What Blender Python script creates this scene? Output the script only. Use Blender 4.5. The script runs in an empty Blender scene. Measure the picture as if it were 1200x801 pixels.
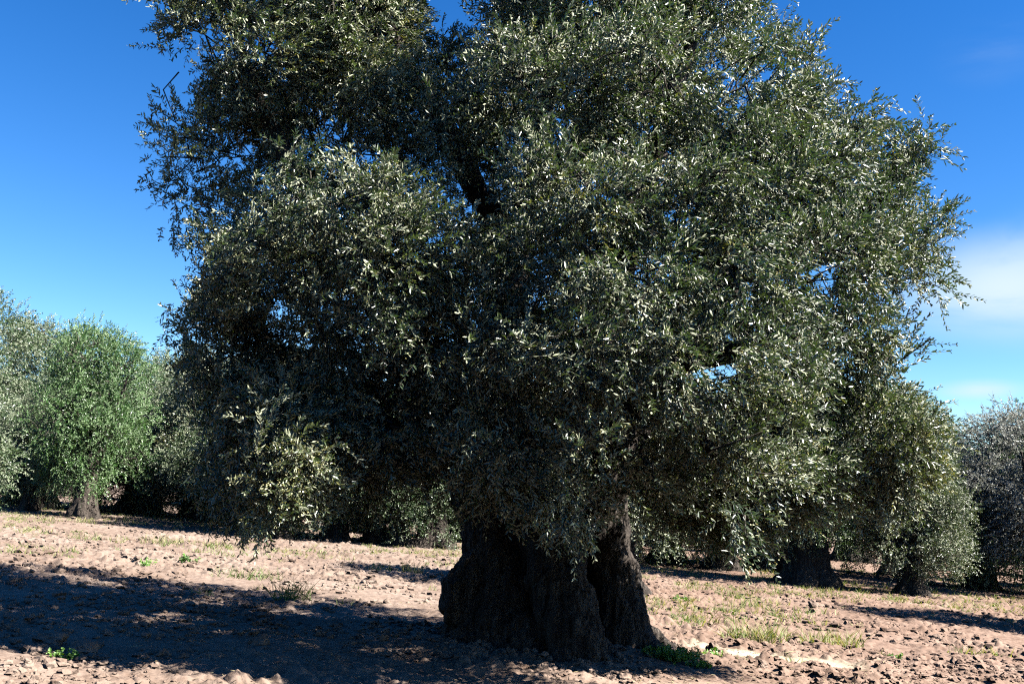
import bpy, bmesh, math
import numpy as np
from mathutils import Vector, Matrix

R = math.radians
scene = bpy.context.scene
COL = scene.collection
rng = np.random.default_rng(11)

# ------------------------------------------------------------------ camera
CAM = np.array([0.0, 0.0, 1.6]); FPX = 1203.0
PITCH = R(9.04); ROLL = R(2.0); SLOPE = 0.045
f_ = np.array([0, math.cos(PITCH), math.sin(PITCH)])
u0 = np.array([0, -math.sin(PITCH), math.cos(PITCH)]); r0 = np.array([1.0, 0, 0])
r_ = math.cos(ROLL)*r0 + math.sin(ROLL)*u0
u_ = math.cos(ROLL)*u0 - math.sin(ROLL)*r0

def ray(px, py):
    return f_ + r_*((px-600)/FPX) + u_*((400.5-py)/FPX)
def at(px, py, Y):
    d = ray(px, py); return CAM + d*(Y/d[1])
def ground_at(px, py):
    d = ray(px, py); t = -(CAM[2]+SLOPE*CAM[0])/(d[2]+SLOPE*d[0]); return CAM + d*t

cd = bpy.data.cameras.new('camera'); cam = bpy.data.objects.new('camera', cd); COL.objects.link(cam)
m = Matrix.Identity(4)
for i in range(3):
    m[i][0] = r_[i]; m[i][1] = u_[i]; m[i][2] = -f_[i]; m[i][3] = CAM[i]
cam.matrix_world = m
cd.sensor_width = 36; cd.lens = 36*FPX/1200; cd.clip_start = 0.05; cd.clip_end = 8000
scene.camera = cam

# ------------------------------------------------------------------ light
EL = R(44); SAZ = (0.955, -0.30)
n_ = math.hypot(*SAZ)
SUN = np.array([SAZ[0]/n_*math.cos(EL), SAZ[1]/n_*math.cos(EL), math.sin(EL)])
ld = bpy.data.lights.new('sun', 'SUN'); ld.energy = 5.0; ld.angle = R(0.5); ld.color = (1.0, 0.955, 0.89)
lo = bpy.data.objects.new('sun', ld); COL.objects.link(lo)
lo.rotation_euler = Vector(-SUN).to_track_quat('-Z', 'Y').to_euler(); lo.location = (20, -8, 25)

def nod(nt, typ, **kw):
    n = nt.nodes.new(typ)
    for k, v in kw.items(): setattr(n, k, v)
    return n

w = bpy.data.worlds.new('World'); scene.world = w; w.use_nodes = True
nt = w.node_tree; nt.nodes.clear(); L = nt.links.new
sky = nod(nt, 'ShaderNodeTexSky', sky_type='NISHITA', sun_disc=False, sun_elevation=EL, sun_rotation=math.atan2(SUN[0], SUN[1]))
sky.air_density = 1.0; sky.dust_density = 0.05; sky.ozone_density = 3.0
hs = nod(nt, 'ShaderNodeHueSaturation'); hs.inputs['Saturation'].default_value = 1.25; hs.inputs['Value'].default_value = .248; hs.inputs['Hue'].default_value = .506
gm = nod(nt, 'ShaderNodeGamma'); gm.inputs[1].default_value = 1.24
L(sky.outputs[0], gm.inputs[0]); L(gm.outputs[0], hs.inputs['Color'])
tc = nod(nt, 'ShaderNodeTexCoord')
mp = nod(nt, 'ShaderNodeMapping'); mp.inputs['Scale'].default_value = (5, 5, 17); mp.inputs['Rotation'].default_value = (0, R(14), 0)
L(tc.outputs['Generated'], mp.inputs[0])
nz = nod(nt, 'ShaderNodeTexNoise'); nz.inputs['Scale'].default_value = 1.0; nz.inputs['Detail'].default_value = 7; nz.inputs['Roughness'].default_value = .55
nz.inputs['Distortion'].default_value = .5
L(mp.outputs[0], nz.inputs['Vector'])
def cloud(px, py, radius, lo_, hi_, amt):
    d = ray(px, py); d = d/np.linalg.norm(d)
    vs = nod(nt, 'ShaderNodeVectorMath', operation='SUBTRACT'); vs.inputs[1].default_value = d
    L(tc.outputs['Generated'], vs.inputs[0])
    vm = nod(nt, 'ShaderNodeVectorMath', operation='MULTIPLY'); vm.inputs[1].default_value = (1/radius[0], 1/radius[0], 1/radius[1]); L(vs.outputs[0], vm.inputs[0])
    ln = nod(nt, 'ShaderNodeVectorMath', operation='LENGTH'); L(vm.outputs[0], ln.inputs[0])
    fall = nod(nt, 'ShaderNodeMapRange', interpolation_type='SMOOTHSTEP'); fall.inputs[1].default_value = 1.0; fall.inputs[2].default_value = 0.0
    fall.inputs[3].default_value = 0; fall.inputs[4].default_value = 1; L(ln.outputs['Value'], fall.inputs[0])
    ad = nod(nt, 'ShaderNodeMath', operation='MULTIPLY'); L(fall.outputs[0], ad.inputs[0])
    mr = nod(nt, 'ShaderNodeMapRange', interpolation_type='SMOOTHSTEP'); mr.inputs[1].default_value = lo_; mr.inputs[2].default_value = hi_
    L(nz.outputs['Fac'], mr.inputs[0]); L(mr.outputs[0], ad.inputs[1])
    am = nod(nt, 'ShaderNodeMath', operation='MULTIPLY'); am.inputs[1].default_value = amt; L(ad.outputs[0], am.inputs[0])
    return am
cur = hs.outputs[0]
CLOUD = (1.35, 1.62, 1.75, 1)
for args in [(1180, 338, (.145, .066), .16, .54, .95), (1150, 456, (.05, .012), .25, .6, .8), (1165, 60, (.06, .035), .35, .75, .12),
             (1420, 300, (.22, .08), .3, .62, .9)]:
    c = cloud(*args); mx = nod(nt, 'ShaderNodeMix', data_type='RGBA')
    L(c.outputs[0], mx.inputs[0]); L(cur, mx.inputs[6]); mx.inputs[7].default_value = CLOUD; cur = mx.outputs[2]
bg = nod(nt, 'ShaderNodeBackground'); bg.inputs['Strength'].default_value = 0.10; L(cur, bg.inputs[0])
L(bg.outputs[0], nod(nt, 'ShaderNodeOutputWorld').inputs[0])

scene.render.engine = 'CYCLES'
cy = scene.cycles; cy.max_bounces = 3; cy.diffuse_bounces = 0; cy.glossy_bounces = 1; cy.transmission_bounces = 2; cy.transparent_max_bounces = 4
cy.caustics_reflective = False; cy.caustics_refractive = False; cy.use_denoising = False
cy.filter_width = 1.2
vs_ = scene.view_settings
scene.display_settings.display_device = 'sRGB'
vs_.view_transform = 'Standard'; vs_.look = 'None'; vs_.gamma = 1; vs_.exposure = 2.55; vs_.use_curve_mapping = False

# ------------------------------------------------------------------ noise
def _hash(ix, iy, iz, seed):
    h = (ix.astype(np.int64)*374761393 + iy.astype(np.int64)*668265263 + iz.astype(np.int64)*2147483647 + seed*974711) & 0xffffffff
    h = ((h ^ (h >> 13))*1274126177) & 0xffffffff
    h = ((h ^ (h >> 16))*2246822519) & 0xffffffff
    return ((h ^ (h >> 15)) & 0xffffff)/float(0xffffff)
def vnoise(p, seed=0):
    i = np.floor(p); f = p-i; f = f*f*(3-2*f); i = i.astype(np.int64); o = 0
    for a in (0, 1):
        for b in (0, 1):
            for c in (0, 1):
                wt = (f[:, 0] if a else 1-f[:, 0])*(f[:, 1] if b else 1-f[:, 1])*(f[:, 2] if c else 1-f[:, 2])
                o = o + wt*_hash(i[:, 0]+a, i[:, 1]+b, i[:, 2]+c, seed)
    return o
def fbm(p, oct=4, seed=0, gain=.5):
    s = 0; a = 1; t = 0
    for k in range(oct):
        s = s + a*vnoise(p*(2.03**k)+k*17.3, seed+k); t += a; a *= gain
    return s/t
def worley(p, seed=0):
    """2D distance to nearest jittered feature, and the cell's random value"""
    i = np.floor(p[:, :2]).astype(np.int64); best = np.full(len(p), 9.); val = np.zeros(len(p))
    for a in (-1, 0, 1):
        for b in (-1, 0, 1):
            cx = i[:, 0]+a; cy_ = i[:, 1]+b; z = np.zeros_like(cx)
            d = np.hypot(cx+_hash(cx, cy_, z, seed)-p[:, 0], cy_+_hash(cx, cy_, z, seed+1)-p[:, 1])
            mk_ = d < best; best = np.where(mk_, d, best); val = np.where(mk_, _hash(cx, cy_, z, seed+2), val)
    return best, val

def norm(v):
    return v/np.maximum(np.linalg.norm(v, axis=-1, keepdims=True), 1e-9)

# ------------------------------------------------------------------ ground shape
TB = ground_at(640, 762)            # where the big tree stands
def ground_base(x, y):
    z = -SLOPE*x
    d = np.hypot((x-TB[0])/1.35, (y-TB[1]-.25)/1.15)
    z = z + 0.20*np.exp(-d**2*1.0)
    return z
def sand_mask(x, y):
    a = ground_at(835, 762); b = ground_at(975, 780)
    ax, ay = b[0]-a[0], b[1]-a[1]; l2 = ax*ax+ay*ay
    t = np.clip(((x-a[0])*ax+(y-a[1])*ay)/l2, 0, 1)
    d = np.hypot(x-a[0]-t*ax, (y-a[1]-t*ay))
    p = np.stack([x*2.2, y*2.2, x*0], -1)
    return np.clip(1.5-(d+.35*(vnoise(p, 5)-.5))/.27, 0, 1)
def ground_h(x, y):
    """height of the tilled soil"""
    x = np.asarray(x, float); y = np.asarray(y, float)
    z = ground_base(x, y); p = np.stack([x, y, 0*x], -1)
    s = sand_mask(x, y)
    till = np.clip(fbm(p*.55, 3, 40)*2.2-.35, .35, 1.25)
    w1, v1 = worley(p*np.array([4.2, 4.2, 1])+.6*vnoise(p*3, 3)[:, None], 7)
    w2, v2 = worley(p*np.array([10.5, 10.5, 1])+.5*vnoise(p*7, 4)[:, None], 9)
    h = .10*(fbm(p*.7, 3, 1)-.5) + till*(.075*np.clip(.62-w1, 0, 1)*v1**2*1.9 + .05*np.clip(.62-w2, 0, 1)*v2*1.3) + .05*(fbm(p*5.5, 4, 2)-.5)*till + .042*(fbm(p*17., 3, 12, .6)-.5)*till
    h = h + .035*till*np.sin((y*.93+x*.36)*2*math.pi/.62 + 2.2*vnoise(p*.9, 21)*2)*fbm(p*1.3, 2, 22)
    dist = np.hypot(x, y); h = h*np.clip(1.3-dist/130, .2, 1)
    return z + h*(1-.94*s)
def gz(x, y):
    return float(ground_h(np.array([x]), np.array([y]))[0])

# ------------------------------------------------------------------ mesh helpers
def mesh_from(name, verts, faces, mat=None, attrs=None, smooth=False):
    """faces: list of (n,k) int arrays"""
    me = bpy.data.meshes.new(name); verts = np.asarray(verts, np.float32)
    faces = [np.asarray(f, np.int32) for f in faces if len(f)]
    me.vertices.add(len(verts)); me.vertices.foreach_set('co', verts.ravel())
    nl = sum(f.size for f in faces); npoly = sum(len(f) for f in faces)
    me.loops.add(nl); me.polygons.add(npoly)
    me.loops.foreach_set('vertex_index', np.concatenate([f.ravel() for f in faces]))
    tot = np.concatenate([np.full(len(f), f.shape[1], np.int32) for f in faces])
    me.polygons.foreach_set('loop_start', np.concatenate([[0], np.cumsum(tot)[:-1]]).astype(np.int32))
    me.polygons.foreach_set('use_smooth', np.full(npoly, smooth, bool))
    me.update(calc_edges=True)
    if attrs:
        for k, (dom, v) in attrs.items():
            a = me.attributes.new(k, 'FLOAT', dom); a.data.foreach_set('value', np.asarray(v, np.float32))
    if mat: me.materials.append(mat)
    return me
def obj(name, me, parent=None, loc=None):
    o = bpy.data.objects.new(name, me); COL.objects.link(o)
    if parent: o.parent = parent
    if loc is not None: o.location = loc
    return o
def tag(o, label=None, cat=None, group=None, kind=None):
    for k, v in (('label', label), ('category', cat), ('group', group), ('kind', kind)):
        if v: o[k] = v
    return o
def empty(name, loc, rz=0):
    o = bpy.data.objects.new(name, None); COL.objects.link(o); o.location = loc; o.rotation_euler = (0, 0, rz); o.empty_display_size = .3
    return o

class Geo:
    def __init__(s): s.v = []; s.q = []; s.t = []; s.n = 0
    def add(s, v, q=None, t=None):
        s.v.append(v)
        if q is not None and len(q): s.q.append(np.asarray(q)+s.n)
        if t is not None and len(t): s.t.append(np.asarray(t)+s.n)
        s.n += len(v)
    def mesh(s, name, mat, smooth=True, attrs=None):
        fs = []
        if s.q: fs.append(np.concatenate(s.q))
        if s.t: fs.append(np.concatenate(s.t))
        return mesh_from(name, np.concatenate(s.v), fs, mat, attrs, smooth)

def catmull(P, n=6):
    P = np.asarray(P, float); Q = np.vstack([2*P[0]-P[1], P, 2*P[-1]-P[-2]]); out = []
    for i in range(1, len(Q)-2):
        for k in range(n):
            t = k/n; a, b, c, d = Q[i-1], Q[i], Q[i+1], Q[i+2]
            out.append(.5*(2*b+(c-a)*t+(2*a-5*b+4*c-d)*t*t+(3*b-3*c+d-a)*t**3))
    out.append(Q[-2]); return np.array(out)
def tube(geo, pts, rad, sides=8, wob=0., seed=0, cap=True):
    pts = np.asarray(pts, float); n = len(pts); rad = np.asarray(rad, float)
    tan = norm(np.gradient(pts, axis=0)); ref = np.array([.31, .9, .2])
    ref = np.where(np.abs(tan@norm(ref))[:, None] > .9, np.array([1., .1, 0]), ref)
    a = norm(np.cross(tan, ref)); b = np.cross(tan, a)
    th = np.linspace(0, 2*math.pi, sides, endpoint=False)
    dirs = a[:, None]*np.cos(th)[None, :, None] + b[:, None]*np.sin(th)[None, :, None]
    rr = rad[:, None]*np.ones((1, sides))
    if wob:
        q = (pts[:, None]+dirs*rad[:, None, None]).reshape(-1, 3)
        rr = rr*(1+wob*(2*vnoise(q*4.+seed, seed).reshape(n, sides)-1))
    v = (pts[:, None]+dirs*rr[:, :, None]).reshape(-1, 3)
    i = np.arange(n-1)[:, None]*sides; j = np.arange(sides)[None]; j2 = (j+1) % sides
    q = np.stack([i+j, i+j2, i+sides+j2, i+sides+j], -1).reshape(-1, 4)
    t = []
    if cap:
        v = np.vstack([v, pts[0], pts[-1]]); jj = np.arange(sides); k = (jj+1) % sides
        t = np.vstack([np.stack([k, jj, np.full(sides, n*sides)], -1), np.stack([(n-1)*sides+jj, (n-1)*sides+k, np.full(sides, n*sides+1)], -1)])
    geo.add(v, q, t)

def remesh(geo, vox, name):
    me = geo.mesh('tmp', None); o = bpy.data.objects.new('tmp', me); COL.objects.link(o)
    md = o.modifiers.new('r', 'REMESH'); md.mode = 'VOXEL'; md.voxel_size = vox
    sm = o.modifiers.new('s', 'SMOOTH'); sm.factor = .5; sm.iterations = 3
    dg = bpy.context.evaluated_depsgraph_get(); dg.update()
    out = bpy.data.meshes.new_from_object(o.evaluated_get(dg)); out.name = name
    bpy.data.objects.remove(o); bpy.data.meshes.remove(me)
    return out
def vn(me):
    n = len(me.vertices); a = np.empty(n*3, np.float32); me.vertices.foreach_get('co', a)
    b = np.empty(n*3, np.float32); me.vertex_normals.foreach_get('vector', b)
    return a.reshape(-1, 3).astype(float), b.reshape(-1, 3).astype(float)
def bark_relief(me, amp, sc):
    co, no = vn(me)
    p = co*np.array([sc, sc, sc*.11]) + .8*fbm(co*2.1, 2, 71)[:, None]
    rid = 1-np.abs(2*vnoise(p, 61)-1); rid2 = 1-np.abs(2*vnoise(p*2.3+5, 62)-1)
    d = amp*(1.1*rid-.55) + amp*.5*(rid2-.5) + amp*1.6*(fbm(co*3.2, 3, 63)-.5) + amp*.35*(vnoise(co*sc*3.5, 64)-.5)
    co = co+no*d[:, None]
    me.vertices.foreach_set('co', co.astype(np.float32).ravel()); me.update()
    me.polygons.foreach_set('use_smooth', np.ones(len(me.polygons), bool))

# ------------------------------------------------------------------ materials
def material(name):
    mt = bpy.data.materials.new(name); mt.use_nodes = True; nt = mt.node_tree
    return mt, nt, nt.nodes['Principled BSDF'], nt.links.new
def ramp(nt, stops):
    r = nod(nt, 'ShaderNodeValToRGB'); e = r.color_ramp.elements
    e[0].position, e[0].color = stops[0][0], (*stops[0][1], 1); e[1].position, e[1].color = stops[-1][0], (*stops[-1][1], 1)
    for p, c in stops[1:-1]:
        k = e.new(p); k.color = (*c, 1)
    return r
def leaf_material(name, stops, back, trans=.22, rough=.38, spec=.55):
    mt, nt, P, L = material(name)
    at_ = nod(nt, 'ShaderNodeAttribute', attribute_name='tone')
    rp = ramp(nt, stops); L(at_.outputs['Fac'], rp.inputs[0])
    geo = nod(nt, 'ShaderNodeNewGeometry')
    mul = nod(nt, 'ShaderNodeMapRange'); mul.inputs[1].default_value = .78; mul.inputs[2].default_value = .86; mul.inputs[3].default_value = .85; mul.inputs[4].default_value = 0
    L(at_.outputs['Fac'], mul.inputs[0])
    bf = nod(nt, 'ShaderNodeMath', operation='MULTIPLY'); L(geo.outputs['Backfacing'], bf.inputs[0]); L(mul.outputs[0], bf.inputs[1])
    mx = nod(nt, 'ShaderNodeMix', data_type='RGBA'); L(bf.outputs[0], mx.inputs[0]); L(rp.outputs[0], mx.inputs[6]); mx.inputs[7].default_value = (*back, 1)
    L(mx.outputs[2], P.inputs['Base Color'])
    rr = nod(nt, 'ShaderNodeMapRange'); rr.inputs[3].default_value = rough; rr.inputs[4].default_value = .75
    L(bf.outputs[0], rr.inputs[0]); L(rr.outputs[0], P.inputs['Roughness']); P.inputs['Specular IOR Level'].default_value = spec
    tr = nod(nt, 'ShaderNodeBsdfTranslucent')
    hs = nod(nt, 'ShaderNodeHueSaturation'); hs.inputs['Saturation'].default_value = 1.35; hs.inputs['Value'].default_value = 1.6; hs.inputs['Hue'].default_value = .485
    L(rp.outputs[0], hs.inputs['Color']); L(hs.outputs[0], tr.inputs[0])
    ms = nod(nt, 'ShaderNodeMixShader'); ms.inputs[0].default_value = trans; L(P.outputs[0], ms.inputs[1]); L(tr.outputs[0], ms.inputs[2])
    L(ms.outputs[0], nt.nodes['Material Output'].inputs[0])
    return mt
OLIVE = leaf_material('olive_leaf', [(0, (.013, .027, .009)), (.3, (.027, .046, .017)), (.6, (.054, .075, .028)), (.74, (.115, .122, .044)), (.8, (.17, .155, .048)), (.9, (.34, .33, .16)), (1, (.45, .43, .26))], (.275, .29, .18), rough=.4, spec=.85)
FAR_OLIVE = leaf_material('far_olive_leaf', [(0, (.022, .042, .015)), (.4, (.036, .064, .024)), (.7, (.060, .092, .032)), (.85, (.11, .13, .055)), (1, (.26, .26, .16))], (.20, .23, .145))
BRIGHT_OLIVE = leaf_material('bright_olive_leaf', [(0, (.016, .044, .009)), (.4, (.030, .076, .016)), (.7, (.056, .108, .026)), (.85, (.11, .15, .05)), (1, (.24, .27, .14))], (.13, .20, .085))
GREY_OLIVE = leaf_material('grey_olive_leaf', [(0, (.07, .08, .06)), (.5, (.13, .14, .11)), (1, (.26, .26, .21))], (.34, .35, .31))
LITTER = leaf_material('dry_leaf', [(0, (.05, .035, .02)), (.5, (.13, .095, .05)), (1, (.22, .19, .11))], (.16, .14, .09), trans=.05, rough=.7, spec=.2)
HERB = leaf_material('herb_leaf', [(0, (.05, .12, .02)), (.5, (.09, .19, .032)), (1, (.13, .24, .05))], (.08, .13, .05), trans=.25, rough=.5)
GRASS = leaf_material('grass_blade', [(0, (.04, .085, .022)), (.45, (.085, .13, .038)), (.75, (.19, .19, .07)), (1, (.32, .27, .15))], (.2, .22, .1), trans=.3, rough=.6, spec=.25)

def bark_material(name, dark, mid, pale, sc=1.):
    mt, nt, P, L = material(name)
    tc = nod(nt, 'ShaderNodeTexCoord'); mp = nod(nt, 'ShaderNodeMapping'); mp.inputs['Scale'].default_value = (8*sc, 8*sc, 1.6*sc); L(tc.outputs['Object'], mp.inputs[0])
    n1 = nod(nt, 'ShaderNodeTexNoise'); n1.inputs['Scale'].default_value = 1.6; n1.inputs['Detail'].default_value = 8; n1.inputs['Roughness'].default_value = .65; L(mp.outputs[0], n1.inputs['Vector'])
    rp = ramp(nt, [(.3, dark), (.5, mid), (.72, pale)]); L(n1.outputs['Fac'], rp.inputs[0]); L(rp.outputs[0], P.inputs['Base Color'])
    vo = nod(nt, 'ShaderNodeTexVoronoi', feature='DISTANCE_TO_EDGE'); vo.inputs['Scale'].default_value = 3.2
    n3 = nod(nt, 'ShaderNodeVectorMath', operation='ADD'); L(mp.outputs[0], n3.inputs[0]); L(n1.outputs['Color'], n3.inputs[1]); L(n3.outputs[0], vo.inputs['Vector'])
    b1 = nod(nt, 'ShaderNodeBump'); b1.inputs['Strength'].default_value = 1.; b1.inputs['Distance'].default_value = .06; L(vo.outputs['Distance'], b1.inputs['Height'])
    b2 = nod(nt, 'ShaderNodeBump'); b2.inputs['Strength'].default_value = .9; b2.inputs['Distance'].default_value = .03; L(n1.outputs['Fac'], b2.inputs['Height']); L(b1.outputs[0], b2.inputs['Normal'])
    L(b2.outputs[0], P.inputs['Normal']); P.inputs['Roughness'].default_value = .9; P.inputs['Specular IOR Level'].default_value = .2
    return mt
BARK = bark_material('olive_bark', (.016, .012, .010), (.046, .037, .030), (.11, .092, .076))
TWIG = bark_material('olive_twig', (.06, .055, .045), (.11, .10, .08), (.17, .155, .125), 3)
GREYTWIG = bark_material('grey_twig', (.16, .15, .13), (.26, .245, .215), (.38, .36, .32), 3)

def soil_material(name, use_sand):
    mt, nt, P, L = material(name)
    tc = nod(nt, 'ShaderNodeTexCoord'); src = tc.outputs['Object']
    def noise(s, d, r=.6):
        n = nod(nt, 'ShaderNodeTexNoise'); n.inputs['Scale'].default_value = s; n.inputs['Detail'].default_value = d; n.inputs['Roughness'].default_value = r; L(src, n.inputs['Vector']); return n
    a = noise(.55, 7); b = noise(9, 6); c = noise(70, 3)
    r1 = ramp(nt, [(.32, (.113, .081, .062)), (.5, (.145, .108, .085)), (.7, (.182, .142, .115))]); L(a.outputs['Fac'], r1.inputs[0])
    r2 = ramp(nt, [(.3, (.66, .60, .56)), (.55, (1, 1, 1)), (.75, (1.18, 1.16, 1.12))]); L(b.outputs['Fac'], r2.inputs[0])
    mx = nod(nt, 'ShaderNodeMix', data_type='RGBA', blend_type='MULTIPLY'); mx.inputs[0].default_value = 1; L(r1.outputs[0], mx.inputs[6]); L(r2.outputs[0], mx.inputs[7])
    out = mx.outputs[2]
    sx = nod(nt, 'ShaderNodeSeparateXYZ'); L(src, sx.inputs[0]); wob = nod(nt, 'ShaderNodeMath', operation='MULTIPLY_ADD'); L(a.outputs['Fac'], wob.inputs[0]); wob.inputs[1].default_value = 6.; L(sx.outputs['X'], wob.inputs[2])
    fr = nod(nt, 'ShaderNodeMapRange', interpolation_type='SMOOTHSTEP'); fr.inputs[1].default_value = 2.; fr.inputs[2].default_value = 7.; L(wob.outputs[0], fr.inputs[0])
    fm = nod(nt, 'ShaderNodeMix', data_type='RGBA', blend_type='MULTIPLY'); L(fr.outputs[0], fm.inputs[0]); L(out, fm.inputs[6]); fm.inputs[7].default_value = (.97, .89, .85, 1); out = fm.outputs[2]
    if use_sand:
        s = nod(nt, 'ShaderNodeAttribute', attribute_name='sand'); m2 = nod(nt, 'ShaderNodeMix', data_type='RGBA')
        L(s.outputs['Fac'], m2.inputs[0]); L(out, m2.inputs[6]); m2.inputs[7].default_value = (.245, .208, .15, 1); out = m2.outputs[2]
    L(out, P.inputs['Base Color'])
    b1 = nod(nt, 'ShaderNodeBump'); b1.inputs['Strength'].default_value = .7; b1.inputs['Distance'].default_value = .03; L(b.outputs['Fac'], b1.inputs['Height'])
    b2 = nod(nt, 'ShaderNodeBump'); b2.inputs['Strength'].default_value = .5; b2.inputs['Distance'].default_value = .008; L(c.outputs['Fac'], b2.inputs['Height']); L(b1.outputs[0], b2.inputs['Normal'])
    L(b2.outputs[0], P.inputs['Normal']); P.inputs['Roughness'].default_value = .95; P.inputs['Specular IOR Level'].default_value = .12
    return mt
SOIL = soil_material('tilled_soil', True); CLOD = soil_material('soil_clod', False)

# ------------------------------------------------------------------ ground sheet
az = np.concatenate([np.linspace(-35, 35, 1050), np.linspace(37, 323, 120)])
rad = np.concatenate([np.linspace(.05, 6, 14), np.geomspace(6.3, 60, 760), np.geomspace(63, 4000, 45)])
A, RR = np.meshgrid(np.radians(az), rad); gx = RR*np.sin(A); gy = RR*np.cos(A)
gh = ground_h(gx.ravel(), gy.ravel())
na, nr = len(az), len(rad); i = np.arange(nr-1)[:, None]*na; j = np.arange(na)[None]; j2 = (j+1) % na
q = np.stack([i+j, i+j2, i+na+j2, i+na+j], -1).reshape(-1, 4)
me = mesh_from('ground', np.stack([gx.ravel(), gy.ravel(), gh], -1), [q[:, ::-1]], SOIL, {'sand': ('POINT', sand_mask(gx.ravel(), gy.ravel()))}, True)
tag(obj('ground', me), 'pale pinkish tilled soil of the olive grove', None, None, 'structure')

# ------------------------------------------------------------------ clods
def ico(sub):
    bm = bmesh.new(); bmesh.ops.create_icosphere(bm, subdivisions=sub, radius=1)
    bm.verts.index_update(); v = np.array([x.co[:] for x in bm.verts]); f = np.array([[x.index for x in p.verts] for p in bm.faces]); bm.free(); return v, f
IV1, IF1 = ico(1); IV2, IF2 = ico(2); IV3, IF3 = ico(3)
def lump(v, seed, amt=.45):
    d = (1+amt*(2*vnoise(v*1.3+seed*3.1, seed)-1)+amt*.6*(2*vnoise(v*3.1+seed, seed+9)-1)); return v*d[:, None]
def scatter_wedge(n, y0, y1, power=1.6, spread=.7):
    u = rng.random(n); y = (y0**(2-power)+u*(y1**(2-power)-y0**(2-power)))**(1/(2-power)); x = (rng.random(n)*2-1)*y*spread
    return x, y
G = Geo()
for (n, y0, y1, V, F, s0, s1) in ((27000, 5.5, 14, IV2, IF2, .006, .046), (30000, 13, 38, IV1, IF1, .013, .065)):
    x, y = scatter_wedge(n, y0, y1)
    dens = fbm(np.stack([x*.9, y*.9, 0*x], -1), 3, 91); keep = (dens > .36+.2*rng.random(n)) & (sand_mask(x, y) < .04); x, y = x[keep], y[keep]; n = len(x)
    z = ground_h(x, y); s = s0+(s1-s0)*rng.random(n)**4.5
    var = [lump(V, k, .68) for k in range(10)]
    for k in range(10):
        id_ = np.arange(n) % 10 == k; c = id_.sum(); th = rng.random(c)*6.28; sc = s[id_]
        sx = sc*(.8+.6*rng.random(c)); sy = sc*(.8+.6*rng.random(c)); sz = sc*(.55+.35*rng.random(c))
        v = var[k][None]*np.stack([sx, sy, sz], -1)[:, None]
        ca, sa = np.cos(th)[:, None], np.sin(th)[:, None]
        v = np.stack([v[..., 0]*ca-v[..., 1]*sa, v[..., 0]*sa+v[..., 1]*ca, v[..., 2]], -1)+np.stack([x[id_], y[id_], z[id_]+sz*.35], -1)[:, None]
        t = (F[None]+(np.arange(c)*len(V))[:, None, None]).reshape(-1, 3)
        G.add(v.reshape(-1, 3), None, t)
tag(obj('soil_clods', G.mesh('soil_clods', CLOD, False)), 'small broken clods strewn over the tilled soil', 'clods', None, 'stuff')

big = [(836, 766, .085, 1.1, 'dark upright clod standing in shade beside the sandy strip'), (953, 714, .10, .9, 'dark rounded clod lying alone on sunlit soil right of the trunk'),
       (62, 752, .13, .6, 'pale lit clod at the lower left inside the shadow'), (95, 765, .12, .6, 'pale flattish clod beside a small bright weed'), (40, 765, .10, .6, 'pale clod near the left edge of the big shadow'),
       (893, 783, .07, .8, 'dark clod at the tip of the shade by the sandy strip'), (1168, 752, .08, .8, 'rough brown clod on tilled soil near the right edge'), (1098, 748, .07, .8, 'brown clod on the open soil right of the sandy strip'),
       (306, 757, .10, .7, 'sun flecked clod in the middle of the broad shadow')]
for k, (px, py, s, hz, lab) in enumerate(big):
    g = ground_at(px, py); v = lump(IV3, 30+k, .55)*np.array([s, s*.9, s*hz])
    o = obj('soil_clod', mesh_from('soil_clod', v, [IF3], CLOD, None, False), None, (g[0], g[1], gz(g[0], g[1])+s*hz*.3)); tag(o, lab, 'clod', 'large soil clods')

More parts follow.
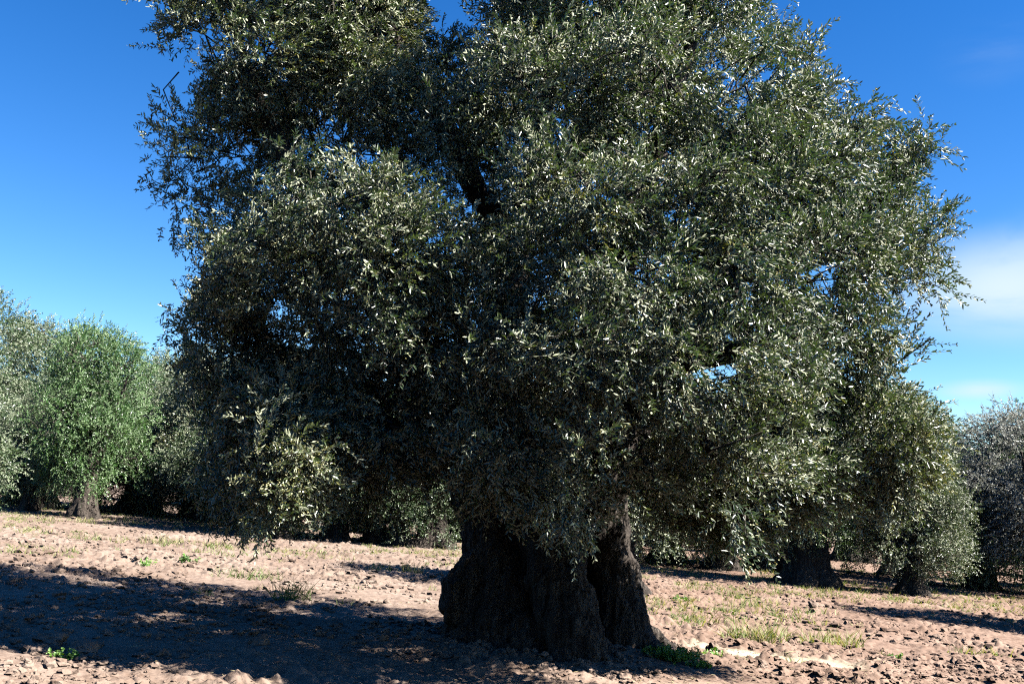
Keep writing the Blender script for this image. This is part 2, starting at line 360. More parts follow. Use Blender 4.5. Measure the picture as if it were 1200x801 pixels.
# ------------------------------------------------------------------ foliage
def sprays(o, d, Ln, nodes, leafL, leafW, tone, droop=.25, wind=(0.10, 0, 0.0), flower=None, upn=.5, seed=0, ang=43, lean=(0, 0, 0)):
    """twigs with opposite leaves. returns leaf verts/quads/tone and twig geometry"""
    rg = np.random.default_rng(seed); N = len(o); K = nodes
    t = (np.arange(K)+.8)/K
    wv = np.asarray(wind)
    bend = np.array([0, 0, -droop])+wv
    P = o[:, None]+d[:, None]*(Ln[:, None]*t)[..., None]+bend*(Ln[:, None]*t**2)[..., None]
    T = norm(d[:, None]+2*bend*t[None, :, None])
    ref = norm(rg.normal(size=(N, 3))); s1 = norm(np.cross(T, ref[:, None])); s2 = np.cross(T, s1)
    par = (np.arange(K) % 2)[None, :, None]; S = np.where(par == 0, s1, s2)
    a = R(ang); NS = norm(np.array([.1, -.1, upn])+rg.normal(size=(N, 3))*.75)
    out = []
    tn = np.repeat(tone[:, None], K, 1)
    LV = []; LT = []
    for sg in (1, -1):
        jit = rg.normal(size=(N, K, 3))*.2
        D = norm(T*math.cos(a)+sg*S*math.sin(a)+jit+np.asarray(lean))
        Nn = NS[:, None]+rg.normal(size=(N, K, 3))*.42; Nn = norm(Nn-D*(Nn*D).sum(-1, keepdims=True)); W = np.cross(Nn, D)
        l = leafL*(.75+.45*rg.random((N, 1, 1)))*(.5+.6*rg.random((N, K, 1))); l = l*(1-.35*(t > .9))[None, :, None]; wd = leafW*(.8+.4*rg.random((N, K, 1)))*.5
        curl = (rg.random((N, K, 1))-.35)*.22*l; fold = .35*wd
        b = P; m1 = b+D*l*.33; m2 = b+D*l*.70-Nn*curl*.4; tip = b+D*l-Nn*curl
        V = np.stack([b, m1+W*wd+Nn*fold, m2+W*wd*.85+Nn*fold, tip, m2-W*wd*.85+Nn*fold, m1-W*wd+Nn*fold], 2)
        keep = rg.random((N, K)) > .08
        LV.append(V[keep]); LT.append((tn+rg.normal(size=(N, K))*.09)[keep].clip(0, .76))
    V = np.concatenate(LV); tt = np.concatenate(LT); M = len(V)
    if flower is not None:
        nf = (rg.random((N, K)) < flower[:, None]); fp = P[nf]; reps = 5
        fp = np.repeat(fp, reps, 0)+rg.normal(size=(len(fp)*reps, 3))*.016
        D = norm(rg.normal(size=fp.shape)); W = norm(np.cross(D, rg.normal(size=fp.shape))); Nn = np.cross(D, W); l = .013; wd = .0055
        FV = np.stack([fp, fp+D*l*.3+W*wd, fp+D*l*.7+W*wd, fp+D*l, fp+D*l*.7-W*wd+Nn*.002, fp+D*l*.3-W*wd+Nn*.002], 1)
        V = np.concatenate([V, FV]); tt = np.concatenate([tt, .84+.14*rg.random(len(FV))]); M = len(V)
    base = np.arange(M)[:, None]*6
    Q = np.concatenate([base+np.array([[0, 5, 4, 3]]), base+np.array([[0, 3, 2, 1]])], 1).reshape(-1, 4)
    ends = o+d*Ln[:, None]*.98+bend*Ln[:, None]
    mid = o+d*Ln[:, None]*.5+bend*Ln[:, None]*.25
    return V.reshape(-1, 3), Q, np.repeat(tt, 2), mid, ends

def thin_tubes(geo, A, B, C, ra, rb):
    """three-sided twigs through points A-B-C (arrays)"""
    N = len(A); T = norm(C-A); ref = np.tile([.3, .2, .93], (N, 1)); ref[np.abs(T[:, 2]) > .9] = [1, 0, 0]
    a = norm(np.cross(T, ref)); b = np.cross(T, a); V = []
    for P, r in ((A, ra), (B, (ra+rb)/2), (C, rb)):
        for th in (0, 2.094, 4.189):
            V.append(P+(a*math.cos(th)+b*math.sin(th))*np.reshape(r, (-1, 1)))
    V = np.stack(V, 1); q = []
    for s in (0, 3):
        for k in range(3):
            q.append([s+k, s+(k+1) % 3, s+3+(k+1) % 3, s+3+k])
    Q = (np.array(q)[None]+(np.arange(N)*9)[:, None, None]).reshape(-1, 4)
    geo.add(V.reshape(-1, 3), Q)

def sphere_pts(n, rg):
    z = 1-2*(np.arange(n)+.5)/n; ph = np.arange(n)*2.39996+rg.random()*6; r = np.sqrt(1-z*z)
    p = np.stack([r*np.cos(ph), r*np.sin(ph), z], -1); return norm(p+rg.normal(size=p.shape)*.18)

def crown(lobes, seed, per_m2=6.6, tuft=25, nodes=9, L0=.27, leafL=.070, leafW=.0163, wind=(.12, 0, .02), droop=.2, tuft_s=.105, fill=.12, cull=.62, lean=(.22, 0, .05), hole=.385, shrink=.92):
    """lobes: list of (centre, radii, density, yellow). Tufts of leafy twigs on every lobe's skin, fewer inside"""
    rg = np.random.default_rng(seed)
    C = np.array([l[0] for l in lobes]); RD = np.array([l[1] for l in lobes])*shrink; lobes = [(l[0], l[1]*shrink, l[2], l[3]) for l in lobes]
    O = []; D = []; TN = []; FL = []; links = []
    for k, (c, r, dn, ye) in enumerate(lobes):
        area = 4*math.pi*((r[0]*r[1])**1.6/3+(r[0]*r[2])**1.6/3+(r[1]*r[2])**1.6/3)**(1/1.6)
        n = max(6, int(area*per_m2*dn)); s = sphere_pts(n, rg)
        rf = np.where(rg.random(n) < fill, .35+.45*rg.random(n), .86+.26*rg.random(n)**1.5)
        bump = .70+.62*vnoise(s*1.7+k*7.7, seed+k)
        p = c+s*r*(rf*bump)[:, None]
        q = np.min(np.linalg.norm((p[:, None]-C[None])/RD[None], axis=-1)+10*(np.arange(len(C)) == k)[None], axis=1)
        p_ok = (q > cull) & (fbm(p*1.0, 2, seed+77) > hole+.10*rg.normal(size=n)*.5); p, s, rf = p[p_ok], s[p_ok], rf[p_ok]; n = len(p)
        nrm = norm(s/np.asarray(r)); links.append((c+(p-c)*.3+rg.normal(size=(n, 3))*np.asarray(r)*.22, p))
        m = np.maximum(3, (tuft*(.6+.8*rg.random(n))).astype(int)); idx = np.repeat(np.arange(n), m)
        off = np.clip(rg.normal(size=(len(idx), 3)), -1.9, 1.9)*tuft_s
        dom = norm(nrm*.75+rg.normal(size=(n, 3))*.45+np.array([0, 0, .25]))
        o = p[idx]+off-dom[idx]*L0*.45
        d = norm(dom[idx]*.9+off*2.0+rg.normal(size=off.shape)*.42)
        tn = .33+.24*(vnoise(p*1.9, seed+3)-.5)+rg.normal(size=n)*.09
        O.append(o); D.append(d); TN.append(tn[idx]+rg.normal(size=len(idx))*.05+.30*ye); FL.append(np.full(len(idx), .04+.36*ye)*(rg.random(n) < .5+ye)[idx])
    O = np.concatenate(O); D = np.concatenate(D); TN = np.concatenate(TN); FL = np.concatenate(FL)
    Ln = L0*(.65+.6*rg.random(len(O)))
    V, Q, tt, mid, ends = sprays(O, D, Ln, nodes, leafL, leafW, TN, droop, wind, FL, seed=seed+5, lean=lean)
    return V, Q, tt, (O, mid, ends), links

# ------------------------------------------------------------------ the ancient olive
def lob(px, py, Y, rx, ry, rd, dn=1., ye=0.):
    c = at(px, py, Y); s = Y/FPX; return (c, np.array([rx*s, rd, ry*s]), dn, ye)
MAIN = [
 # upper left
 lob(290, 62, 10.6, 118, 95, 1.3, 1, .25), lob(410, 20, 11, 82, 110, 1.5, 1, .25), lob(380, -60, 11.2, 150, 70, 1.6, .8, .2), lob(250, 175, 10.9, 80, 75, 1.0, .6, .0),
 lob(400, 150, 11.4, 110, 90, 1.2, .8, .15), lob(245, 235, 11.2, 45, 42, .7, .9), lob(277, 300, 10.8, 42, 48, .7, .9), lob(212, 110, 10.6, 45, 60, .7, .9, .2), lob(455, 125, 10.8, 50, 55, .8, 1, .3),
 # middle left
 lob(395, 260, 9.3, 105, 65, .8, 1, .1), lob(330, 320, 9.4, 75, 75, .9, 1, .25), lob(480, 300, 9.0, 80, 65, .8, 1, .1), lob(420, 385, 9.2, 115, 60, .8, .9, .15), lob(300, 410, 9.8, 65, 70, .9, 1.3, .25),
 lob(500, 400, 9.2, 75, 55, .7, .9, .1), lob(350, 475, 9.7, 90, 55, .9, 1.1, .1), lob(460, 485, 9.8, 100, 60, .9, 1., .0), lob(268, 420, 10.4, 40, 55, .7, .7, .1), lob(240, 375, 10.2, 28, 25, .4, .7, .1),
 # top centre
 lob(622, 5, 10.6, 66, 100, 1.3, 1, .15), lob(720, -30, 10.6, 120, 100, 1.5, 1, .15), lob(840, 20, 10.8, 92, 90, 1.3, 1, .1), lob(640, 110, 9.6, 95, 70, 1.0, 1, .15),
 lob(760, 100, 9.5, 95, 75, 1.0, 1, .1), lob(870, 130, 10, 90, 80, 1.1, 1, .1), lob(545, 160, 10.4, 60, 70, .9, .9, .1), lob(925, 138, 10.4, 50, 38, .8, 1, .1),
 # centre
 lob(690, 225, 9.0, 110, 60, .9, 1, .05), lob(800, 225, 9.1, 95, 65, .9, 1, .1), lob(900, 230, 9.6, 95, 70, 1.0, 1, .1), lob(955, 208, 10.2, 58, 52, .8, 1, .05), lob(630, 320, 9.2, 80, 65, .8, 1, .05),
 lob(740, 320, 8.7, 95, 65, .9, 1, .1), lob(850, 330, 8.9, 95, 70, .9, 1, .1), lob(950, 310, 9.6, 85, 65, .9, 1, .05), lob(590, 410, 9.3, 85, 55, .8, .95, .1),
 lob(690, 420, 8.7, 90, 60, .8, 1, .15), lob(800, 430, 8.7, 95, 60, .8, 1, .2), lob(890, 410, 9.2, 80, 55, .8, 1, .1),
 # right edge
 lob(1020, 250, 10.4, 42, 45, .6, .9), lob(1066, 178, 10.5, 15, 22, .25, .9), lob(1045, 205, 10.5, 18, 22, .25, .8), lob(1022, 300, 10.5, 65, 45, .7, .9), lob(1080, 275, 10.7, 30, 35, .45, .8), lob(1066, 332, 10.7, 40, 22, .4, .7),
 lob(990, 380, 10.2, 55, 40, .7, .7), lob(1010, 435, 10.4, 65, 45, .7, .8, .1), lob(1052, 425, 10.6, 30, 30, .4, .7), lob(1005, 508, 11.0, 80, 55, .9, 1, .25), lob(1062, 500, 10.6, 35, 40, .5, .9, .3),
 # lower
 lob(620, 505, 9.2, 95, 60, .8, .9, .15), lob(735, 515, 8.8, 95, 60, .8, 1, .3), lob(850, 500, 9.3, 95, 55, .8, 1, .2), lob(940, 510, 11.0, 80, 60, .8, 1, .2), lob(870, 550, 8.5, 75, 45, .45, 1, .3),
 lob(790, 560, 8.5, 70, 45, .6, 1, .25), lob(960, 556, 11.1, 80, 48, .7, .9, .4), lob(860, 600, 8.4, 45, 32, .45, 1, .1), lob(1036, 552, 11.0, 45, 40, .6, .9, .3), lob(680, 580, 9.1, 70, 40, .6, .9, .2),
 lob(610, 570, 9.6, 50, 40, .5, .7, .1), lob(805, 608, 8.4, 30, 25, .35, .8, .1),
 lob(850, 585, 10.9, 65, 42, .8, 2.6, .1), lob(915, 552, 10.9, 70, 48, .8, 2.4, .1), lob(800, 535, 10.9, 60, 40, .7, 1.2, .1), lob(775, 560, 10.3, 45, 35, .5, 1.2, .1), lob(845, 535, 11.2, 60, 40, .7, 2.2), lob(925, 480, 11.0, 60, 45, .7, 2.),  # dense lobes hidden behind the front ones, added to shade the trunk's right side
 # lower left
 lob(322, 528, 8.9, 36, 22, .3, .8, .6), lob(356, 552, 8.8, 28, 16, .22, .7, .6), lob(318, 575, 8.9, 20, 26, .25, .6, .5), lob(330, 485, 9.4, 55, 32, .5, .9, .2), lob(300, 545, 9.7, 60, 45, .6, 1.1), lob(420, 530, 9.6, 70, 35, .6, .9, .1), lob(430, 555, 10.6, 80, 35, .6, .6), lob(292, 505, 10.2, 45, 50, .6, .9), lob(520, 540, 10.4, 55, 45, .6, .6),
 lob(300, 570, 10.6, 50, 38, .5, .9),
 lob(522, 78, 11.6, 36, 38, .6, .7), lob(995, 160, 10.6, 42, 36, .6, .9),
 # behind
 lob(370, 60, 12.9, 125, 140, 1.1, .7), lob(670, 60, 13.4, 130, 170, 1.4, .7), lob(840, 130, 13.2, 120, 130, 1.2, .7), lob(360, 330, 12.6, 110, 110, 1.1, .7), lob(520, 270, 12.2, 110, 120, 1.0, .8),
 lob(680, 300, 12.6, 150, 130, 1.4, .7), lob(880, 320, 12.8, 120, 90, 1.1, .6), lob(450, 440, 12.6, 130, 70, 1.1, .6), lob(620, 450, 12.6, 110, 80, 1.1, .7), lob(780, 450, 12.8, 130, 90, 1.1, .7),
 lob(640, -80, 12, 110, 70, 1.6, .7), lob(760, -110, 11.6, 130, 70, 1.5, .7),
]
ROOT = np.array([TB[0], TB[1], gz(TB[0], TB[1])-.02])
tree = empty('ancient_olive_tree', ROOT)
tag(tree, 'huge ancient olive tree in the foreground with a massive fluted trunk', 'tree', 'olive trees of the grove')

V, Q, tt, (tO, tM, tE), links = crown(MAIN, 3)
me = mesh_from('crown', V-ROOT, [Q], OLIVE, {'tone': ('FACE', tt)})
crown_o = obj('crown', me, tree)
print('main leaves', len(V)//6)
g = Geo(); thin_tubes(g, tO, tM, tE, .0028, .0012)
for a, b in links:
    n = len(a); mid = (a+b)/2+np.random.default_rng(n).normal(size=a.shape)*.09+np.array([0, 0, .05])
    thin_tubes(g, a, mid, b, .012, .005)
me = g.mesh('twigs', TWIG, True); co, _ = vn(me); me.vertices.foreach_set('co', (co-ROOT).astype(np.float32).ravel())
obj('twigs', me, crown_o)

def P3(seq):
    """(px,py,depth,radius px) -> points and radii"""
    p = np.array([at(a, b, c) for a, b, c, _ in seq]); r = np.array([d*c/FPX for _, _, c, d in seq]); return catmull(p), np.interp(np.linspace(0, len(r)-1, (len(r)-1)*6+1), np.arange(len(r)), r)
BY = TB[1]
g = Geo()
for k, s in enumerate([
    [(588, 770, BY+.1, 66), (592, 730, BY+.15, 54), (592, 690, BY+.2, 43), (584, 645, BY+.25, 36), (570, 600, BY+.3, 33), (553, 550, BY+.3, 32), (515, 480, BY+.3, 30), (480, 400, BY+.2, 22)],
    [(636, 762, BY+.1, 46), (626, 715, BY+.2, 38), (622, 665, BY+.25, 35), (612, 610, BY+.25, 34), (600, 540, BY+.1, 34), (590, 440, BY-.2, 26), (600, 300, BY-.2, 18)],
    [(694, 782, BY-.85, 20), (678, 752, BY-.72, 30), (662, 715, BY-.5, 33), (653, 675, BY-.3, 31), (648, 630, BY-.1, 29), (646, 570, BY+.1, 28), (680, 470, BY, 26), (720, 340, BY-.2, 18)],
    [(728, 772, BY+.25, 38), (724, 735, BY+.3, 33), (719, 695, BY+.35, 27), (712, 650, BY+.4, 25), (705, 610, BY+.4, 26), (715, 540, BY+.4, 27), (770, 440, BY+.2, 22), (850, 330, BY, 15)],
    [(735, 742, BY+.2, 22), (754, 762, BY+.05, 15), (775, 772, BY-.1, 10), (800, 782, BY-.3, 6)],
    [(745, 735, BY+.4, 16), (768, 752, BY+.4, 10), (792, 760, BY+.4, 6)],
    [(585, 745, BY+.1, 30), (562, 730, BY+.05, 29), (544, 716, BY+.05, 24), (535, 708, BY+.05, 18), (530, 704, BY+.05, 9)],
    [(578, 640, BY+.2, 20), (562, 668, BY+.15, 22), (546, 692, BY+.1, 24), (540, 718, BY+.05, 26)],
    [(560, 755, BY-.1, 34), (535, 765, BY-.2, 18), (505, 775, BY-.3, 8)],
    [(620, 745, BY-.3, 34), (628, 768, BY-.55, 24), (640, 785, BY-.8, 10)],
    [(640, 740, BY+1.15, 66), (636, 680, BY+1.1, 58), (632, 620, BY+1.0, 52), (636, 560, BY+.8, 44)],
    [(700, 770, BY-.45, 22), (722, 778, BY-.55, 12), (745, 786, BY-.7, 6)],
    [(600, 760, BY-.2, 30), (585, 778, BY-.6, 18), (560, 792, BY-.95, 8)], [(668, 768, BY-.75, 20), (655, 782, BY-1.0, 13), (630, 795, BY-1.3, 6)], [(545, 745, BY+.1, 22), (515, 752, BY+.1, 13), (480, 752, BY+.2, 6)],
]):
    p, r = P3(s); tube(g, p-ROOT, r, 18, .10, k)
me = remesh(g, .016, 'trunk'); bark_relief(me, .05, 4.2); bark_relief(me, .04, 13.); me.materials.append(BARK); obj('trunk', me, tree)
# limbs that leave the trunk and carry the lobes
limbs = [[(515, 480, BY+.3, 22), (440, 360, BY, 17), (360, 230, 10.9, 13), (300, 100, 10.7, 8), (270, 20, 10.6, 4)],
         [(500, 440, BY+.6, 16), (420, 425, 11.2, 9), (340, 415, 10.6, 6), (290, 430, 10.2, 4)],
         [(600, 300, BY-.2, 18), (540, 180, 11, 14), (470, 60, 11, 10), (430, -40, 11, 6)],
         [(600, 320, BY-.2, 18), (630, 180, 10.9, 13), (640, 60, 10.6, 9), (650, -40, 10.6, 5)],
         [(720, 340, BY-.2, 18), (760, 200, 10.6, 13), (800, 80, 10.6, 9), (830, -20, 10.7, 5)],
         [(850, 330, BY, 15), (930, 270, 10.6, 10), (1010, 230, 10.5, 6), (1060, 190, 10.5, 3)],
         [(790, 420, BY+.1, 18), (880, 410, 10.6, 12), (960, 395, 10.5, 8), (1040, 420, 10.5, 4)],
         [(760, 450, BY+.1, 16), (860, 490, 11.4, 8), (950, 515, 11.3, 5), (1050, 510, 11.1, 3)],
         [(680, 470, BY, 22), (720, 440, 10, 14), (770, 450, 9.4, 9), (840, 540, 9.1, 5)],
         [(540, 550, BY+.3, 18), (450, 500, 10.6, 11), (380, 500, 10, 7), (340, 540, 9.6, 3)],
         [(590, 440, BY-.2, 18), (540, 380, 10, 12), (470, 330, 9.4, 8), (400, 280, 9.3, 4)],
         [(690, 430, BY-.2, 18), (700, 330, 10, 12), (720, 260, 9.4, 8), (780, 180, 9.4, 4)]]
for k, s in enumerate(limbs):
    g = Geo(); p, r = P3(s); nj = len(p); p = p-ROOT+(.10*np.stack([vnoise(p*1.7+k, 3), vnoise(p*1.7+k, 4), vnoise(p*1.7+k, 5)], -1)-.05)*np.minimum(np.arange(nj)/4., 1)[:, None]
    tube(g, p, r, 10, .16, k+40); obj('limb', g.mesh('limb', BARK), tree)

# fallen leaves and bits of twig under the crown
n = 5000; th = rng.random(n)*6.28; rr = 4.6*np.sqrt(rng.random(n)); x = TB[0]+rr*np.cos(th); y = TB[1]+rr*np.sin(th); z = ground_h(x, y)+.008
d = norm(np.stack([rng.normal(size=n), rng.normal(size=n), rng.normal(size=n)*.25], -1)); sd = norm(np.cross(d, np.stack([rng.normal(size=n)*.3, rng.normal(size=n)*.3, np.ones(n)], -1)))
l = (.03+.045*rng.random(n))[:, None]; l[rng.random(n) > .93] *= 3; wv = .007; o = np.stack([x, y, z], -1)
V = np.stack([o-d*l*.5, o+sd*wv-d*l*.1, o+d*l*.5, o-sd*wv-d*l*.1], 1)
me = mesh_from('fallen_leaves', V.reshape(-1, 3), [np.arange(n*4).reshape(-1, 4)], LITTER, {'tone': ('FACE', rng.random(n))})
tag(obj('fallen_leaves', me), 'dry fallen olive leaves littering the soil around the trunk', 'leaves', None, 'stuff')

# ------------------------------------------------------------------ the other olive trees
def far_parts(seed, H, RX, low, trunk_r, sparse=1., mat=None, twigmat=TWIG, twiggy=False, leaf=(.105, .032), per=5.2):
    rg = np.random.default_rng(seed); lobes = []; n = 17
    for k in range(n):
        t = (k+.5)/n; z = low+(H-low)*(.10+.84*t); prof = math.sqrt(max(.05, 1-((t-.42)/.68)**2)); th = k*2.4+rg.random()*.9; rr = RX*prof*(.38+.24*rg.random())
        s = RX*(.30+.16*rg.random())*(1.0 if t < .8 else .85)
        lobes.append((np.array([rr*math.cos(th), rr*math.sin(th), z]), np.array([s*1.1, s*1.1, s*.82]), sparse, .05+.2*rg.random()))
    for k in range(3):
        lobes.append((np.array([rg.normal()*.3, rg.normal()*.3, low+(H-low)*(.35+.22*k)]), np.array([RX*.5, RX*.5, RX*.42]), .6*sparse, 0.))
    V, Q, tt, (a, b, c), links = crown(lobes, seed, per_m2=per, tuft=11, nodes=7, L0=.5, leafL=leaf[0], leafW=leaf[1], tuft_s=.17, fill=.15, cull=.6, lean=(.1, 0, 0), shrink=1., hole=.43)
    cm = mesh_from('crown', V, [Q], mat or FAR_OLIVE, {'tone': ('FACE', tt)})
    g = Geo()
    if twiggy: thin_tubes(g, a, b, c+(c-b)*.9, .008, .004)
    for A, B in links[::1 if twiggy else 2]: thin_tubes(g, A, (A+B)/2+np.array([0, 0, .08]), B, .02, .008)
    tw = g.mesh('twigs', twigmat)
    g = Geo(); tr = trunk_r; top = low+.9
    for k in range(5):
        th = k*1.257+rg.random()*.6; e = np.array([math.cos(th), math.sin(th), 0])
        p = catmull([e*tr*1.15+[0, 0, -.15], e*tr*.62+[0, 0, .30], e*tr*.42+[0, 0, .9], e*tr*.55+[0, 0, top*.95], e*RX*.28+[0, 0, low+(H-low)*.35], e*RX*.55+[0, 0, low+(H-low)*(.55+.2*rg.random())]])
        r = np.interp(np.linspace(0, 5, len(p)), range(6), [tr*.5, tr*.5, tr*.42, tr*.34, tr*.2, tr*.06]); tube(g, p, r, 10, .2, seed+k)
    p = catmull([[0, 0, -.1], [0, 0, .6], [.05, 0, 1.3], [0, .05, top]]); tube(g, p, np.linspace(tr*.9, tr*.45, len(p)), 12, .15, seed)
    tm = remesh(g, .05, 'trunk'); bark_relief(tm, .05, 6.); tm.materials.append(BARK)
    return cm, tw, tm
KINDS = {
 'round': far_parts(101, 6.3, 2.7, 1.2, .62, 1., OLIVE), 'tall': far_parts(102, 6.9, 2.6, 1.0, .6), 'broad': far_parts(103, 5.8, 3.1, 1.25, .7), 'low': far_parts(104, 5.2, 2.9, .35, .5),  # round kind wears the darker leaf colour in place of shade from neighbouring trees
 'bright': far_parts(107, 6.2, 2.7, .95, .5, 1., BRIGHT_OLIVE),
 'airy': far_parts(105, 6.2, 2.8, 1.0, .5, .75), 'grey': far_parts(106, 6.6, 2.8, 1.7, .42, .42, GREY_OLIVE, GREYTWIG, True, (.10, .03), 8.),
}
GROVE = 'olive trees of the grove'
def grove_tree(kind, x, y, rz, s, label, group=GROVE, name='olive_tree', sz=1.):
    cm, tw, tm = KINDS[kind]
    t = empty(name, (x, y, float(ground_base(x, y))-.03), rz); t.scale = (s, s, s*sz); tag(t, label, 'tree', group)
    obj('trunk', tm, t); c = obj('crown', cm, t); obj('twigs', tw, c)
    return t
def by_px(px, py): p = ground_at(px, py); return p[0], p[1]
near = [
 ('tall', -82, 613, .4, .74, 'grey green olive tree cut off by the left edge, thick trunk in view'),
 ('bright', 98, 607, 1.9, .88, 'bright green rounded olive tree left of the dark one, sky above it'),
 ('airy', 34, 598, 3.3, .6, 'olive tree half hidden between the left edge tree and the bright green one'),
 ('broad', 160, 598, 5.1, 1.05, 'pale topped olive tree peeping up behind the bright green rounded one'),
 ('round', 250, 612, 2.2, 1.05, 'dark olive tree with wide trunk just left of the big crown'),
 ('low', 176, 603, 3.0, .95, 'low dark olive tree filling the gap right of the bright green one'),
 ('low', 52, 596, .3, .95, 'low bushy olive tree in the shade behind the bright green one'),
 ('low', 283, 620, 5.2, .9, 'dark low olive tree under the left flank of the big crown'),
 ('round', 318, 630, 4.0, .9, 'olive tree whose dark trunk stands under the pale hanging branch'),
 ('low', 392, 634, .9, .85, 'olive tree with a broad low trunk right of the hanging branch'),
 ('bright', 440, 637, 2.7, .82, 'small sunlit olive tree seen under the big crown, left of its trunk'),
 ('low', 467, 640, 5.6, .8, 'dark green olive tree with a narrow trunk right of the sunlit small one'),
 ('broad', 506, 642, 1.3, .85, 'shaded olive tree nearest the left flank of the massive trunk'),
 ('low', 738, 661, .2, .85, 'olive tree whose trunk shows just right of the massive trunk'),
 ('round', 845, 668, 3.9, .85, 'olive tree hidden behind the lowest leafy branch on the right'),
 ('broad', 948, 686, 2.9, 1.0, 'olive tree with a wide dark flared trunk on the right, left of its twin'),
 ('round', 1068, 697, 4.6, .66, 'olive tree with a single upright flared trunk right of the wide one'),
 ('low', 1150, 690, .6, 1.05, 'low dark bushy olive tree beneath the bare grey one at the right edge'),
 ('grey', 1222, 704, 2.4, .88, 'half bare greyish olive tree with thin branches at the right edge'),
]
for kind, px, py, rz, s, lab in near:
    x, y = by_px(px, py); grove_tree(kind, x, y, rz, s, lab, sz=1. if kind == 'low' else 1.18 if px < 110 else 1.12 if px < 230 else 1.)
grove_tree('round', 13.0, 20.9, 3.0, .84, 'olive tree reaching in from beyond the right edge, its trunk out of frame')
grove_tree('round', 2.3, 21.6, 1.0, .8, 'olive tree directly behind the massive trunk, all but hidden')
# unseen trees of the grove, added behind the photographer to block sky light
for k, (x, y) in enumerate([(-9, -3.5), (-2.5, -7.5), (5.5, -5.5), (-15.5, 4), (-7, -13), (2, -15), (11, -13), (-17, -8)]):
    grove_tree(['broad', 'tall', 'low'][k % 3], x, y, k*1.7, 1.15, 'unseen olive tree of the same grove, added behind the photographer to dim sky fill', 'unseen olive trees added behind the photographer')
FARG = 'far rows of olive trees'
for k in range(18):
    x = -31+k*3.6+rng.normal()*.6; y = 43+rng.normal()*2.2-.10*x
    grove_tree(['low', 'broad', 'low', 'tall', 'low'][k % 5], x, y, rng.random()*6.28, 1.05+.2*rng.random(), 'olive tree of the far rows, seen only in gaps behind nearer trees', FARG)
for k in range(16):
    x = -45+k*6+rng.normal(); y = 60+rng.normal()*3-.1*x
    grove_tree(['low', 'low', 'broad'][k % 3], x, y, rng.random()*6.28, 1.25+.2*rng.random(), 'olive tree of the far rows, seen only in gaps behind nearer trees', FARG)

# ------------------------------------------------------------------ grass and weeds
def blades(n, h, spread, tone, seed, lean=.5, wd=.006):
    rg = np.random.default_rng(seed); th = rg.random(n)*6.28; r = spread*np.sqrt(rg.random(n)); b = np.stack([r*np.cos(th), r*np.sin(th)*.7, np.full(n, -.02)], -1)
    d = norm(np.stack([rg.normal(size=n)*lean+.12, rg.normal(size=n)*lean, np.ones(n)], -1)); l = h*(.45+.65*rg.random(n))[:, None]
    s = norm(np.cross(d, rg.normal(size=(n, 3)))); w_ = wd*(.6+.6*rg.random(n))[:, None]; bend = norm(rg.normal(size=(n, 3))*[1, 1, 0]+1e-6)*l*.35
    V = np.stack([b-s*w_, b+s*w_, b+d*l*.5+s*w_*.8+bend*.25, b+d*l*.5-s*w_*.8+bend*.25, b+d*l*.93+bend+s*w_*.15, b+d*l*.93+bend-s*w_*.15], 1)
    q = (np.array([[0, 1, 2, 3], [3, 2, 4, 5]])[None]+(np.arange(n)*6)[:, None, None]).reshape(-1, 4)
    t = np.clip(tone+rg.normal(size=n)*.16, 0, 1); return V.reshape(-1, 3), q, np.repeat(t, 2)
def tuft_mesh(n, h, spread, tone, seed, **k):
    V, q, t = blades(n, h, spread, tone, seed, **k); return mesh_from('grass_tuft', V, [q], GRASS, {'tone': ('FACE', t)})
def herb_mesh(n, h, spread, seed, leafL=.035):
    rg = np.random.default_rng(seed); th = rg.random(n)*6.28; r = spread*np.sqrt(rg.random(n)); o = np.stack([r*np.cos(th), r*np.sin(th)*.7, np.full(n, -.01)], -1)
    d = norm(np.stack([np.cos(th)*.5, np.sin(th)*.5, np.ones(n)], -1)+rg.normal(size=(n, 3))*.3)
    V, q, t, mid, end = sprays(o, d, h*(.5+.6*rg.random(n)), 7, leafL, leafL*.5, rg.random(n), .1, (.05, 0, 0), None, seed=seed, ang=62)
    g = Geo(); thin_tubes(g, o, mid, end, .003, .0015); nv = len(V)
    vs = np.vstack([V]+g.v); fs = np.vstack([q]+[x+nv for x in g.q]); return mesh_from('weed', vs, [fs], HERB, {'tone': ('FACE', np.concatenate([t*1.3, np.full(len(fs)-len(q), .3)]))})
def plant(name, me, px, py, label, group=None, cat='weed', s=1., rz=0.):
    g = ground_at(px, py); o = obj(name, me, None, (g[0], g[1], gz(g[0], g[1]))); o.scale = (s, s, s); o.rotation_euler = (0, 0, rz); return tag(o, label, cat, group)
plant('weed_clump', herb_mesh(150, .15, .27, 1), 786, 779, 'bright green leafy weed clump at the right foot of the massive trunk')
plant('weed_clump', herb_mesh(60, .11, .2, 2), 735, 768, 'shaded leafy weed clump between the two buttresses of the trunk')
plant('weed_clump', herb_mesh(30, .09, .12, 3), 820, 785, 'small bright weed at the outer end of the green clump', None)
TG = 'grass tufts on the field'
plant('grass_tuft', tuft_mesh(90, .46, .22, .8, 4), 480, 672, 'tall dry straw coloured grass tuft beside the narrow far shadow', TG, 'grass')
plant('grass_tuft', tuft_mesh(60, .3, .3, .45, 5), 443, 668, 'thin green grass tuft left of the tall dry one', TG, 'grass')
plant('grass_tuft', tuft_mesh(240, .36, .45, .62, 6), 885, 754, 'wide yellow green grass tuft behind the sandy strip', TG, 'grass')
plant('grass_tuft', tuft_mesh(200, .32, .5, .66, 7), 970, 758, 'sparse yellowish grass tuft at the right end of the sandy strip', TG, 'grass')
plant('grass_tuft', tuft_mesh(90, .42, .3, .3, 8), 343, 705, 'green grass tuft inside the edge of the broad shadow', TG, 'grass')
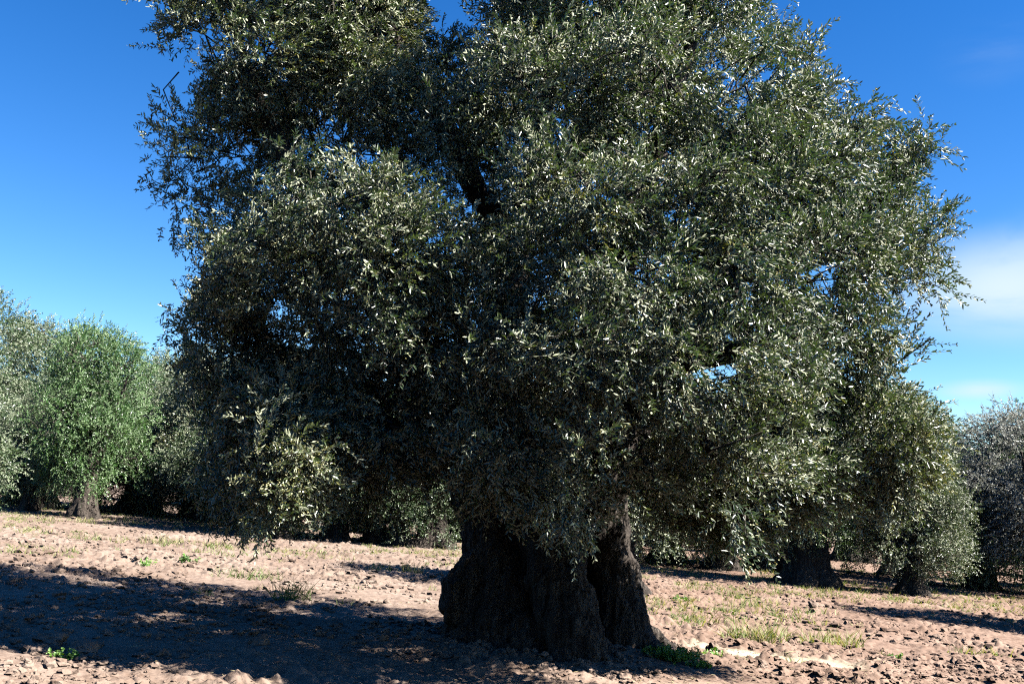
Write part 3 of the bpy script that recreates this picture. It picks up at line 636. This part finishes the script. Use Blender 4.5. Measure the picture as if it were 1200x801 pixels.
plant('grass_tuft', tuft_mesh(110, .32, .6, .4, 9), 290, 678, 'low green grass row along the top edge of the broad shadow', TG, 'grass')
plant('grass_tuft', tuft_mesh(110, .4, .55, .6, 10), 878, 712, 'pale green grass tuft on the soil beyond the yellow one', TG, 'grass')
plant('grass_tuft', tuft_mesh(40, .25, .35, .5, 11), 942, 720, 'thin grass tuft beside the dark rounded clod', TG, 'grass')
plant('grass_tuft', tuft_mesh(60, .32, .4, .6, 12), 183, 638, 'yellow green grass tuft on the sunlit soil at the left', TG, 'grass')
plant('grass_tuft', tuft_mesh(50, .34, .4, .55, 13), 98, 633, 'pale grass tuft at the end of the far left shadow streak', TG, 'grass')
plant('weed', herb_mesh(16, .22, .12, 14, .06), 221, 660, 'solitary green weed above the broad shadow')
plant('weed', herb_mesh(9, .16, .08, 15, .05), 174, 662, 'smallest leafy weed left of the solitary green one')
plant('weed', herb_mesh(14, .10, .1, 16, .04), 74, 772, 'small bright weed among pale clods in the lower left')
plant('weed', herb_mesh(12, .16, .1, 17, .045), 838, 771, 'upright dark weed beside the clod at the sandy strip')
plant('weed', herb_mesh(8, .1, .07, 18, .04), 1049, 772, 'little green weed on bare soil at the lower right')
plant('weed', herb_mesh(10, .16, .09, 19, .05), 797, 704, 'lone green weed on sunlit soil right of the trunk')
small = [tuft_mesh(14, .14, .1, .4+.1*k, 50+k, wd=.005) for k in range(4)]
spots = [(820, 728), (855, 742), (905, 700), (1005, 735), (1040, 770), (1090, 722), (760, 680), (790, 685), (845, 690), (985, 715), (1130, 715), (1160, 735), (270, 655), (140, 648), (60, 645), (330, 660), (380, 650), (410, 662), (505, 690), (300, 690), (420, 690), (252, 668), (1020, 715), (930, 775), (870, 775), (1110, 690), (40, 630)]
for k, (px, py) in enumerate(spots):
    plant('grass_sprig', small[k % 4], px, py, 'little sprig of grass scattered on the open tilled soil', 'little grass sprigs on the soil', 'grass', .8+.5*rng.random(), rng.random()*6)
# sparse grass too thin to count, thickest towards the tree line
x, y = scatter_wedge(5200, 15, 46, 1.2, .6); p = np.stack([x*.35, y*.35, 0*x], -1)
dn = fbm(p, 3, 131)+np.clip((y-20)/60, 0, .25)-.06*(x < -2); k = dn > .60; x, y = x[k], y[k]; z = ground_h(x, y)
VV = []; QQ = []; TT = []; nv = 0; bank = [blades(12, .15, .16, .62, 200+i, wd=.008) for i in range(12)]
for i in range(len(x)):
    V, q, t = bank[i % 12]; s = .7+.7*rng.random(); VV.append(V*s+[x[i], y[i], z[i]]); QQ.append(q+nv); TT.append(t); nv += len(V)
me = mesh_from('grass', np.concatenate(VV), [np.concatenate(QQ)], GRASS, {'tone': ('FACE', np.concatenate(TT))})
tag(obj('grass', me), 'thin yellow green grass sprouting across the far soil', 'grass', None, 'stuff')
